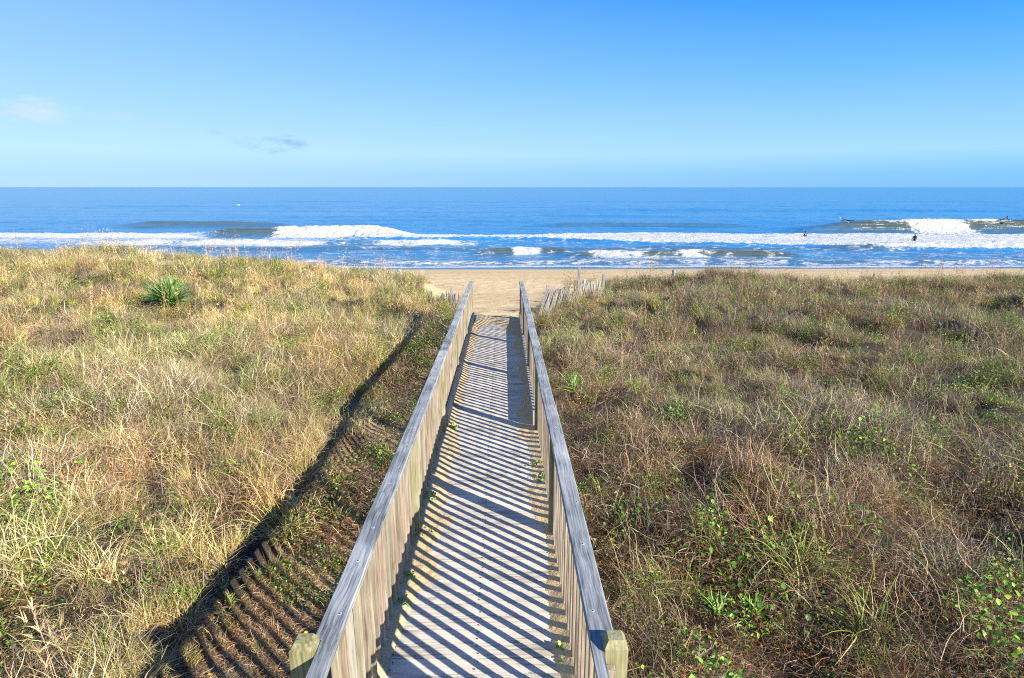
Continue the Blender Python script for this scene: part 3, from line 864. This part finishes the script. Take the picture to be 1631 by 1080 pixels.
# ------------------------------------------------------------------ scatter
def scatter(name, label, cat, pts, srcs, scl, tint, tilt=.12):
    """one geometry-nodes object: pts (N,3)"""
    N = len(pts)
    idx = rng.integers(0, len(srcs), N)
    rot = np.stack([rng.normal(0, tilt, N), rng.normal(0, tilt, N), rng.uniform(0, 2 * np.pi, N)], -1)
    me = bpy.data.meshes.new(name)
    me.vertices.add(N); me.vertices.foreach_set('co', pts.astype(np.float32).ravel())
    a = me.attributes.new('rot', 'FLOAT_VECTOR', 'POINT'); a.data.foreach_set('vector', rot.astype(np.float32).ravel())
    a = me.attributes.new('scl', 'FLOAT', 'POINT'); a.data.foreach_set('value', scl.astype(np.float32))
    a = me.attributes.new('pidx', 'INT', 'POINT'); a.data.foreach_set('value', idx.astype(np.int32))
    a = me.attributes.new('tint', 'FLOAT_COLOR', 'POINT')
    t4 = np.ones((N, 4), np.float32); t4[:, :3] = tint; a.data.foreach_set('color', t4.ravel())
    o = bpy.data.objects.new(name, me); COL.objects.link(o)
    col = bpy.data.collections.new(name + '_kinds')
    for s in srcs: col.objects.link(s)
    ng = bpy.data.node_groups.new(name + '_scatter', 'GeometryNodeTree')
    ng.interface.new_socket('Geometry', in_out='INPUT', socket_type='NodeSocketGeometry')
    ng.interface.new_socket('Geometry', in_out='OUTPUT', socket_type='NodeSocketGeometry')
    N_ = ng.nodes; L_ = ng.links
    gi = N_.new('NodeGroupInput'); go = N_.new('NodeGroupOutput')
    ci = N_.new('GeometryNodeCollectionInfo'); ci.inputs['Collection'].default_value = col
    ci.inputs['Separate Children'].default_value = True; ci.inputs['Reset Children'].default_value = True
    ip = N_.new('GeometryNodeInstanceOnPoints'); ip.inputs['Pick Instance'].default_value = True
    def na(nm, ty):
        q = N_.new('GeometryNodeInputNamedAttribute'); q.data_type = ty; q.inputs['Name'].default_value = nm; return q.outputs['Attribute']
    L_.new(gi.outputs[0], ip.inputs['Points']); L_.new(ci.outputs[0], ip.inputs['Instance'])
    L_.new(na('pidx', 'INT'), ip.inputs['Instance Index'])
    L_.new(na('rot', 'FLOAT_VECTOR'), ip.inputs['Rotation'])
    L_.new(na('scl', 'FLOAT'), ip.inputs['Scale'])
    L_.new(ip.outputs[0], go.inputs[0])
    md = o.modifiers.new('scatter', 'NODES'); md.node_group = ng
    tag(o, label, cat, None, 'stuff')
    return o

def candidates(dens, dens_far, seed):
    """jittered points over the part of the dune in view"""
    r = np.random.default_rng(seed)
    out = []
    for (ya, yb, dd) in ((1.6, 7, dens), (7, 14, dens * .55 + dens_far * .45), (14, 28.5, dens_far)):
        hw = yb * .95 + 3.5
        n = int(2 * hw * (yb - ya) * dd)
        x = r.uniform(-hw, hw, n); y = r.uniform(ya, yb, n)
        k = np.abs(x) < y * .93 + 3.2
        out.append(np.stack([x[k], y[k]], -1))
    return np.concatenate(out)

def place(name, label, cat, key, dens, dfar, prob, seed, sc=(.75, 1.25), tintf=None, dz=-.02, tilt=.12, extra=None):
    P = candidates(dens, dfar, seed)
    r = np.random.default_rng(seed + 1)
    x, y = P[:, 0], P[:, 1]
    pr = prob(x, y) * (veg_amount(x, y) if key != 'raw' else 1)
    # keep the view of the rails clear
    hole = np.where(x < 0, .55, .36) + np.where(x < 0, .45, .64) * sst(.38, .50, fbm(x * 1.25 + 200, y * 1.25, 3))
    if key not in ('vine', 'litter', 'oat'): pr = pr * hole
    k = r.random(len(x)) < pr
    x, y = x[k], y[k]
    n = len(x)
    z = ground(x, y) + dz
    s = r.uniform(sc[0], sc[1], n) * (.72 + .56 * sst(.3, .7, fbm(x * .9 + 300, y * .9, 3)))
    nearw = sst(1.6, .8, np.abs(x + .19))
    s = s * (1 - .45 * nearw) * (1 - .5 * trough(x, y) * (key in ('tangle', 'straw')))
    t = np.ones((n, 3)) * r.uniform(.62, 1.38, n)[:, None] * (1 + r.normal(0, .05, (n, 3)))
    if tintf is not None: t = t * tintf(x, y, r)
    return scatter(name, label, cat, np.stack([x, y, z], -1), KINDS[key], s, t, tilt)

def trough(x, y):                                   # 1 inside the open trough left of the walkway
    return sst(bank(x, y) + .12, bank(x, y) - .12, -x) * (x < -.6) * sst(17, 15.5, y)
def right_dark(x, y):                                # the brown sparse hollow lower right
    return sst(.8, 1.6, x) * sst(9.5, 6.5, y + (fbm(x * .5, y * .5 + 12, 3) - .5) * 3) 
def patch(x, y, s, o, lo, hi): return sst(lo, hi, fbm(x * s + o, y * s + o * 1.7, 3))

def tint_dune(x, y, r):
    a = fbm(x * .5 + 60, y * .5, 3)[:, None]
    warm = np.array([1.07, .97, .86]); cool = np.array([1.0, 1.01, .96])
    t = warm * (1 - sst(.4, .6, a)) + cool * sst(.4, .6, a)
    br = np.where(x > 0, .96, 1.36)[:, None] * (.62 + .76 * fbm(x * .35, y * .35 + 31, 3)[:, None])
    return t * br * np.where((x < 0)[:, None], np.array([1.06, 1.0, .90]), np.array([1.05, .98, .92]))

def lush(x, y): return np.where(x < 0, 1.0, .8)
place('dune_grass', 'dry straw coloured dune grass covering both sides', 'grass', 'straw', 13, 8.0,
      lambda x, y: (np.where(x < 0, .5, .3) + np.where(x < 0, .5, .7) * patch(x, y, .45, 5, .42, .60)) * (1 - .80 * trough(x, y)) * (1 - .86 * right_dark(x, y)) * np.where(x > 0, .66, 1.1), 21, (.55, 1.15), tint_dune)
place('green_grass', 'green grass tufts among the dry dune grass', 'grass', 'green', 7, 5.0,
      lambda x, y: (patch(x, y, .7, 25, .42, .60) * np.where(x < 0, 1.0, .3) + .10) * (1 - .7 * trough(x, y)) * (1 - .7 * right_dark(x, y)), 31, (.55, 1.1), tint_dune)
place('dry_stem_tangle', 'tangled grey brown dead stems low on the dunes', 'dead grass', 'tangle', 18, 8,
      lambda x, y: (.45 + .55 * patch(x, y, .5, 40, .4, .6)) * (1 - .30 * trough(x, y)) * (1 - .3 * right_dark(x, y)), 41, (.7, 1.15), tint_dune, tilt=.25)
place('brown_shrubs', 'low rust brown scrub in the dunes', 'shrubs', 'shrub', 8, 8,
      lambda x, y: (patch(x, y, .42, 70, .40, .56) * np.where(x > 0, 1.0, .6) + .18) * (1 - .9 * trough(x, y)), 51, (.65, 1.25), None)
place('leafy_weeds', 'small green leafy weeds scattered through the dune grass', 'weeds', 'leafy', 11.0, 9,
      lambda x, y: (patch(x, y, .9, 90, .48, .60) * (1 - .5 * trough(x, y)) * (1 - .6 * right_dark(x, y)) + .22 * (1 - trough(x, y))) * lush(x, y), 61, (.5, 1.05), None)
place('green_vines', 'bright green creeping vines beside the boardwalk and lower right', 'vines', 'vine', 10.0, 5,
      lambda x, y: patch(x, y, 1.0, 110, .48, .58) * (.38 + .6 * trough(x, y) + .9 * right_dark(x, y)) + .08 + .26 * trough(x, y), 71, (.5, 1.1), None)
place('golden_weeds', 'yellow and orange autumn weeds in the dunes', 'weeds', 'gold', 5, 4.0,
      lambda x, y: (patch(x, y, .9, 130, .52, .64) * .75 + .08) * (1 - trough(x, y)), 81, (.5, 1.05), None)
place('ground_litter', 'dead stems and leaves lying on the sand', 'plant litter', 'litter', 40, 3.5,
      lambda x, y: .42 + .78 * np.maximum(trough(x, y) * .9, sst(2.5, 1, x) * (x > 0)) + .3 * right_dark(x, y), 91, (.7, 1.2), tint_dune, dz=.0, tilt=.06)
place('trough_vines', 'green vines creeping over the striped ground left of the boardwalk', 'vines', 'vine', 12, 9,
      lambda x, y: trough(x, y) * (x < -.95) * patch(x, y, 1.1, 210, .44, .54) * .9, 97, (.45, .85), None)
place('trough_stems', 'short dead stems over the striped ground left of the boardwalk', 'dead grass', 'tangle', 26, 12,
      lambda x, y: trough(x, y) * (x < -.95) * (.35 + .65 * patch(x, y, .9, 230, .42, .55)), 98, (.4, .95), tint_dune, tilt=.3)
place('bank_grass', 'grass hanging over the low bank left of the boardwalk', 'grass', 'straw', 22, 11,
      lambda x, y: sst(bank(x, y) - .1, bank(x, y) + .05, -x) * sst(bank(x, y) + .7, bank(x, y) + .35, -x) * sst(17, 15, y) * .8, 95, (.45, 1.15), tint_dune, tilt=.3)
place('sea_oats', 'tall thin sea oat stalks standing above the dune grass', 'sea oats', 'oat', .9, 1.6,
      lambda x, y: (.25 + .75 * patch(x, y, .4, 150, .4, .6)) * (1 - trough(x, y)) * (1 - .8 * right_dark(x, y)), 101, (.6, 1.05), tint_dune, tilt=.05)

# ------------------------------------------------------------------ individual plants
def px_ground(px, py, z=None, guess=12):
    """world point on the ground seen at a pixel of the photo"""
    v = Vector(((px - 815.5) / 950, -(py - 540) / 950, -1.0)); v.rotate(cam.rotation_euler)
    t = 1.5
    for i in range(4000):
        p = Vector((0, 0, CAMZ)) + v * t
        gz = float(ground(p.x, p.y)) if z is None else z
        if p.z <= gz: return p
        t += .02
    return p

def spiky(name, label, cat, loc, n, L, wid, cols, seed, lean=(.1, 1.45)):
    r = np.random.default_rng(seed)
    root = empty(name, loc)
    tag(root, label, cat)
    V, F, C = blades(n, .05, L, lean, (.05, .5), wid, cols, 5, r=r, z0=(.05, .12))
    obj('leaf_rosette', mesh_np('leaf_rosette', V, F, M_plant, False, cols=C), root)
    V, F, C = blades(12, .04, (.12, .25), (0, .4), (0, .3), (.02, .03), [(.22, .16, .09)], 3, r=r, z0=(-.05, 0))
    obj('stem', mesh_np('stem', V, F, M_plant, False, cols=C), root)
    if cat == 'yucca':
        V, F, C = blades(60, .06, (.35, .62), (1.2, 1.7), (.1, .6), (.02, .035), [(.34, .27, .15), (.24, .18, .10), (.30, .30, .12)], 5, r=r, z0=(.02, .10))
        obj('dead_leaves', mesh_np('dead_leaves', V, F, M_plant, False, cols=C), root)
    return root
p = px_ground(272, 494)
spiky('yucca', 'spiky green yucca standing alone in the dry grass of the left dune', 'yucca', (p.x, p.y, p.z + .10), 260, (.52, .80), (.038, .056),
      [(.055, .18, .04), (.09, .25, .055), (.13, .31, .07), (.20, .35, .10)], 5, lean=(.15, 1.35))
for i, (px, py, sz, lb) in enumerate(((1140, 1012, .20, 'narrow leaved green rosette in the lower right brush, left of its twin'),
                                      (1196, 1010, .17, 'narrow leaved green rosette in the lower right brush, right of its twin'),
                                      (912, 640, .45, 'tall long leaved green plant growing against the outside of the right railing'))):
    p = px_ground(px, py)
    rr_ = spiky('leafy_plant', lb, 'plant', (p.x, p.y, p.z + .12), 34, (sz * .6, sz), (.010, .018), BRIGHT + GREEN, 40 + i, lean=(.3, 1.3))
    rr_['group'] = 'green rosette plants'
# weeds growing out of the sand on the deck edges
def deck_weed(x, y, s, seed, label):
    r = np.random.default_rng(seed)
    root = empty('weed', (x, y, deckz(y) + .005)); tag(root, label, 'weed', 'weeds growing along the deck edges')
    a = blades(6, s * .4, (s * .5, s * 1.1), (.4, 1.3), (-.2, .4), (.003, .004), [(.2, .2, .07)], 4, r=r, wob=.3)
    V, F, C = a; obj('stem', mesh_np('stem', V, F, M_plant, False, cols=C), root)
    V, F, C = leaves(30, s, (.02, s * .8), (.018, .040), BRIGHT + YGREEN, r=r, aspect=.8)
    obj('leaves', mesh_np('leaves', V, F, M_plant, False, cols=C), root)
for i, (px, py, s, lb) in enumerate((
        (683, 797, .10, 'green weed at the left deck edge beside the second wide shadow'),
        (672, 855, .15, 'largest green weed in the sand at the left deck edge'),
        (645, 922, .06, 'small green weed at the left deck edge below the sand'),
        (632, 962, .06, 'small green weed at the left deck edge, lowest of that side'),
        (862, 745, .10, 'yellow green weed in the sand at the right deck edge, highest of that side'),
        (864, 765, .09, 'green weed at the right deck edge, just below a similar one'),
        (902, 1032, .05, 'tiny green weed at the right deck edge near the end post'),
        (902, 1058, .05, 'tiny green weed at the right deck edge, lowest of all'),
        (724, 682, .06, 'little green weed on the planks at the start of the left side board'))):
    v = Vector(((px - 815.5) / 950, -(py - 540) / 950, -1.0)); v.rotate(cam.rotation_euler)
    t = (CAMZ - 4.01) / (SLOPE * v.y - v.z)
    q = Vector((0, 0, CAMZ)) + v * t
    deck_weed(min(max(q.x, W_L + .03), W_R - .03), q.y, s, 300 + i, lb)

# ------------------------------------------------------------------ sand fences
def picket_fence(pts, label, lean_l, seed, h=1.15, posts=(), step=.085, sink=0.0):
    r = random.Random(seed)
    x0, y0 = pts[0]
    root = empty('sand_fence', (x0, y0, float(ground(x0, y0)))); tag(root, label, 'fence', 'sand fences')
    off = Vector(root.location)
    bm = bmesh.new(); add_box(bm, -.016, .016, -.005, .005, -.3, h, bev=.002)
    proto = None
    tot = 0; wires = [[], []]
    for (a, b) in zip(pts[:-1], pts[1:]):
        L = math.dist(a, b); n = int(L / step)
        az = math.atan2(b[1] - a[1], b[0] - a[0])
        for k in range(n):
            f = (k + .5) / n; x = a[0] + (b[0] - a[0]) * f; y_ = a[1] + (b[1] - a[1]) * f
            z = float(ground(x, y_)) - sink * (tot / 55)
            if proto is None: o = bm_obj('picket', bm, M_picket); proto = o
            else: o = proto.copy(); COL.objects.link(o)
            o.location = (x - off.x, y_ - off.y, z - off.z - r.uniform(.0, .12))
            ln = lean_l * (1 - min(tot / 60, 1)) + r.uniform(-.06, .06)
            o.rotation_mode = 'QUATERNION'
            o.rotation_quaternion = Matrix.Rotation(ln, 4, 'Y').to_quaternion() @ Matrix.Rotation(az, 4, 'Z').to_quaternion() @ Matrix.Rotation(r.uniform(-.06, .06), 4, 'X').to_quaternion()
            o.parent = root
            for w, hh in enumerate((.35, .85)):
                wires[w].append((x - off.x + math.sin(ln) * hh, y_ - off.y, z - off.z - .05 + hh * math.cos(ln)))
            tot += 1
    for wpts in wires:
        cu = bpy.data.curves.new('wire', 'CURVE'); cu.dimensions = '3D'; cu.bevel_depth = .003; cu.bevel_resolution = 1
        sp = cu.splines.new('POLY'); sp.points.add(len(wpts) - 1)
        for i, q in enumerate(wpts): sp.points[i].co = (q[0], q[1] + (.008 if i % 2 else -.008), q[2], 1)
        cu.materials.append(M_metal)
        tmp = bpy.data.objects.new('wire', cu); COL.objects.link(tmp)
        me = bpy.data.meshes.new_from_object(tmp.evaluated_get(bpy.context.evaluated_depsgraph_get()))
        bpy.data.objects.remove(tmp); obj('wire', me, root)
    for (x, y_, hp) in posts:
        bm = bmesh.new(); z = float(ground(x, y_))
        add_box(bm, x - .045 - off.x, x + .045 - off.x, y_ - .045 - off.y, y_ + .045 - off.y, z - off.z - .4, z - off.z + hp, bev=.008)
        bm_obj('post', bm, M_fpost, root)
    return root
picket_fence([(.95, 16.35), (1.55, 17.6), (2.3, 18.6), (3.2, 19.5)], 'leaning pale sand fence just right of the boardwalk end, half buried in the dune', .30, 3, .92,
             [(1.25, 16.8, .86)], .07, .50)
picket_fence([(2.7, 20.9), (3.6, 21.6)], 'short low run of pale sand fence between two posts behind the right dune', -.05, 4, .62,
             [(2.65, 20.8, .98), (3.65, 21.6, .80)], .08)
picket_fence([(-1.15, 17.0), (-1.75, 18.4), (-2.5, 19.4)], 'pale sand fence seen just left of the far end of the left railing', .06, 6, .56, [(-1.6, 18.2, .70)], .075)
def lone_post(px, py_top, d, label):
    v = Vector(((px - 815.5) / 950, -(py_top - 540) / 950, -1.0)); v.rotate(cam.rotation_euler)
    t = d / v.y; q = Vector((0, 0, CAMZ)) + v * t
    gz = float(ground(q.x, q.y))
    bm = bmesh.new(); add_box(bm, -.055, .055, -.055, .055, -.5, q.z - gz, bev=.01)
    o = bm_obj('fence_post', bm, M_fpost); o.location = (q.x, q.y, gz); o.rotation_euler = (random.uniform(-.04, .04), random.uniform(-.05, .05), random.uniform(0, 1))
    tag(o, label, 'post', 'lone posts behind the dunes')
lone_post(636, 429, 25.5, 'lone weathered post standing in the grass behind the left dune')
lone_post(1074, 430, 25, 'tallest lone grey post behind the right dune, nearest the boardwalk')
lone_post(1394, 436, 26.5, 'short grey post poking over the crest of the right dune, left of a similar one')
lone_post(1555, 439, 26.5, 'short grey post poking over the crest of the right dune, farthest right')

# ------------------------------------------------------------------ surfers
def skin_body(name, pts, edges, radii, mat, parent=None):
    me = bpy.data.meshes.new(name); me.from_pydata(pts, edges, []); me.update()
    o = bpy.data.objects.new(name, me); COL.objects.link(o)
    if parent: o.parent = parent
    s = o.modifiers.new('skin', 'SKIN')
    for i, r_ in enumerate(radii): me.skin_vertices[0].data[i].radius = (r_, r_)
    me.skin_vertices[0].data[0].use_root = True
    o.modifiers.new('sub', 'SUBSURF').levels = 1
    me.materials.append(mat)
    return o
def person(loc, rz, pose, label):
    root = empty('person', loc, rz); tag(root, label, 'person', 'surfers in the water')
    if pose == 'sit':
        P = [(0, 0, 0), (0, 0, .25), (0, .02, .48), (0, .04, .58), (0, .05, .72),
             (.19, .02, .47), (.27, .10, .25), (.22, .30, .10), (.19, .38, .08),
             (-.19, .02, .47), (-.30, .12, .25), (-.26, .32, .10), (-.23, .40, .08),
             (.14, .08, -.03), (.30, .38, -.08), (.30, .36, -.45), (-.14, .08, -.03), (-.30, .38, -.08), (-.30, .36, -.45)]
        E = [(0, 1), (1, 2), (2, 3), (3, 4), (2, 5), (5, 6), (6, 7), (7, 8), (2, 9), (9, 10), (10, 11), (11, 12), (0, 13), (13, 14), (14, 15), (0, 16), (16, 17), (17, 18)]
        Rd = [.16, .15, .15, .06, .10, .07, .05, .04, .03, .07, .05, .04, .03, .10, .075, .05, .10, .075, .05]
        hd = Vector((0, .05, .72))
    else:
        P = [(0, 0, .10), (0, .25, .14), (0, .50, .22), (0, .60, .30), (0, .68, .40),
             (.19, .50, .20), (.30, .62, .10), (.24, .85, .02), (.22, .93, .01),
             (-.19, .50, .20), (-.34, .55, .12), (-.36, .80, .04), (-.34, .90, .02),
             (.10, -.10, .09), (.12, -.52, .08), (.13, -.92, .12), (-.10, -.10, .09), (-.12, -.52, .08), (-.13, -.92, .12)]
        E = [(0, 1), (1, 2), (2, 3), (3, 4), (2, 5), (5, 6), (6, 7), (7, 8), (2, 9), (9, 10), (10, 11), (11, 12), (0, 13), (13, 14), (14, 15), (0, 16), (16, 17), (17, 18)]
        Rd = [.15, .15, .15, .06, .09, .07, .05, .04, .03, .07, .05, .04, .03, .09, .07, .05, .09, .07, .05]
        hd = Vector((0, .68, .40))
    skin_body('body', P, E, Rd, M_wetsuit, root)
    bm = bmesh.new(); bmesh.ops.create_uvsphere(bm, u_segments=12, v_segments=8, radius=.115, matrix=Matrix.Translation(hd + Vector((0, .02, .05))))
    for v in bm.verts: v.co.z = hd.z + .05 + (v.co.z - hd.z - .05) * 1.2
    bm_obj('head', bm, M_skin, root, True)
    bm = bmesh.new(); bmesh.ops.create_uvsphere(bm, u_segments=12, v_segments=8, radius=.122, matrix=Matrix.Translation(hd + Vector((0, -.01, .085))))
    bm_obj('hair', bm, M_hair, root, True)
    return root
def surfboard(loc, rot, label, L=2.3):
    bm = bmesh.new(); segs = 16; rings = []
    for i in range(segs + 1):
        t = i / segs; yv = (t - .45) * L
        w = .27 * math.sin(math.pi * min(max(t * .96 + .03, .01), .99)) ** .6
        zr = .16 * max(0, (t - .75) / .25) ** 2
        rings.append([bm.verts.new((math.cos(a_) * w, yv, math.sin(a_) * .035 + zr)) for a_ in [k * math.pi / 4 for k in range(8)]])
    for i in range(segs):
        for k in range(8): bm.faces.new((rings[i][k], rings[i][(k + 1) % 8], rings[i + 1][(k + 1) % 8], rings[i + 1][k]))
    bm.faces.new(rings[0]); bm.faces.new(list(reversed(rings[-1])))
    bmesh.ops.recalc_face_normals(bm, faces=bm.faces)
    o = bm_obj('surfboard', bm, M_board, None, True); o.location = loc; o.rotation_euler = rot
    tag(o, label, 'surfboard', 'surfboards in the water'); return o
def at_sea(px, py, z):
    v = Vector(((px - 815.5) / 950, -(py - 540) / 950, -1.0)); v.rotate(cam.rotation_euler)
    t = (z - CAMZ) / v.z; return Vector((0, 0, CAMZ)) + v * t
q = at_sea(1457, 382, .1); zq = sea_z(q.x, q.y) + .12
person((q.x, q.y, zq), 1.9, 'sit', 'surfer in a black wetsuit sitting upright in the foam, nearest of the surfers')
surfboard((q.x, q.y, zq - .10), (0, 0, 1.9), 'surfboard under the upright black figure nearest the beach')
q = at_sea(1283, 376, .1); zq = sea_z(q.x, q.y) + .0
person((q.x, q.y, zq - .12), .3, 'sit', 'small figure low in the water just beyond the foam, farthest left of the surfers')
q = at_sea(1349, 358, 1.0); zq = sea_z(q.x, 97.6) + .05; qx = q.x * 97.6 / q.y
person((qx, 97.6, zq), 1.2, 'prone', 'surfer lying on the shoulder of the green wave with a white board raised behind')
surfboard((qx - .5, 97.6, zq + .12), (.35, .3, .55), 'white surfboard tipped up on the left shoulder of the green wave', 1.9)
q = at_sea(1597, 358, 1.3); zq = sea_z(80.5, 97.2) + .05
person((80.8, 97.0, zq), -1.4, 'prone', 'surfer stretched over the crest of the breaking wave at the far right')
surfboard((80.5, 96.6, zq - .35), (-.3, .3, .3), 'white surfboard under the surfer at the far right of the breaking wave')
q = at_sea(1522, 353, .3)
person((q.x, q.y, sea_z(q.x, q.y) + .1), 1.4, 'prone', 'tiny figure paddling beyond the white water of the outer wave')

# gull over the sea
gl = empty('gull', (-34.0, 79, 4.75)); tag(gl, 'white gull gliding low over the sea on the left', 'bird')
bm = bmesh.new(); bmesh.ops.create_uvsphere(bm, u_segments=12, v_segments=8, radius=.1)
for v in bm.verts: v.co.x *= 2.4; v.co.z *= .8
bm_obj('body', bm, M_feather, gl, True)
for s in (-1, 1):
    bm = bmesh.new()
    prof = [(0, .09, 0), (0, -.09, 0), (.32, -.08, .12), (.32, .10, .12), (.70, -.12, .04), (.70, -.02, .04)]
    vs = [bm.verts.new((y_, s * x, z)) for x, y_, z in prof] ; vs2 = [bm.verts.new((y_, s * x, z + .02)) for x, y_, z in prof]
    for a_, b_, c_, d_ in ((0, 1, 2, 3), (3, 2, 4, 5)):
        bm.faces.new((vs[a_], vs[b_], vs[c_], vs[d_])); bm.faces.new((vs2[d_], vs2[c_], vs2[b_], vs2[a_]))
    for a_, b_ in ((1, 2), (2, 4), (4, 5), (5, 3), (3, 0)): bm.faces.new((vs[a_], vs[b_], vs2[b_], vs2[a_]))
    bmesh.ops.recalc_face_normals(bm, faces=bm.faces)
    bm_obj('wing', bm, M_feather, gl)
gl.scale = (.62, .62, .62)
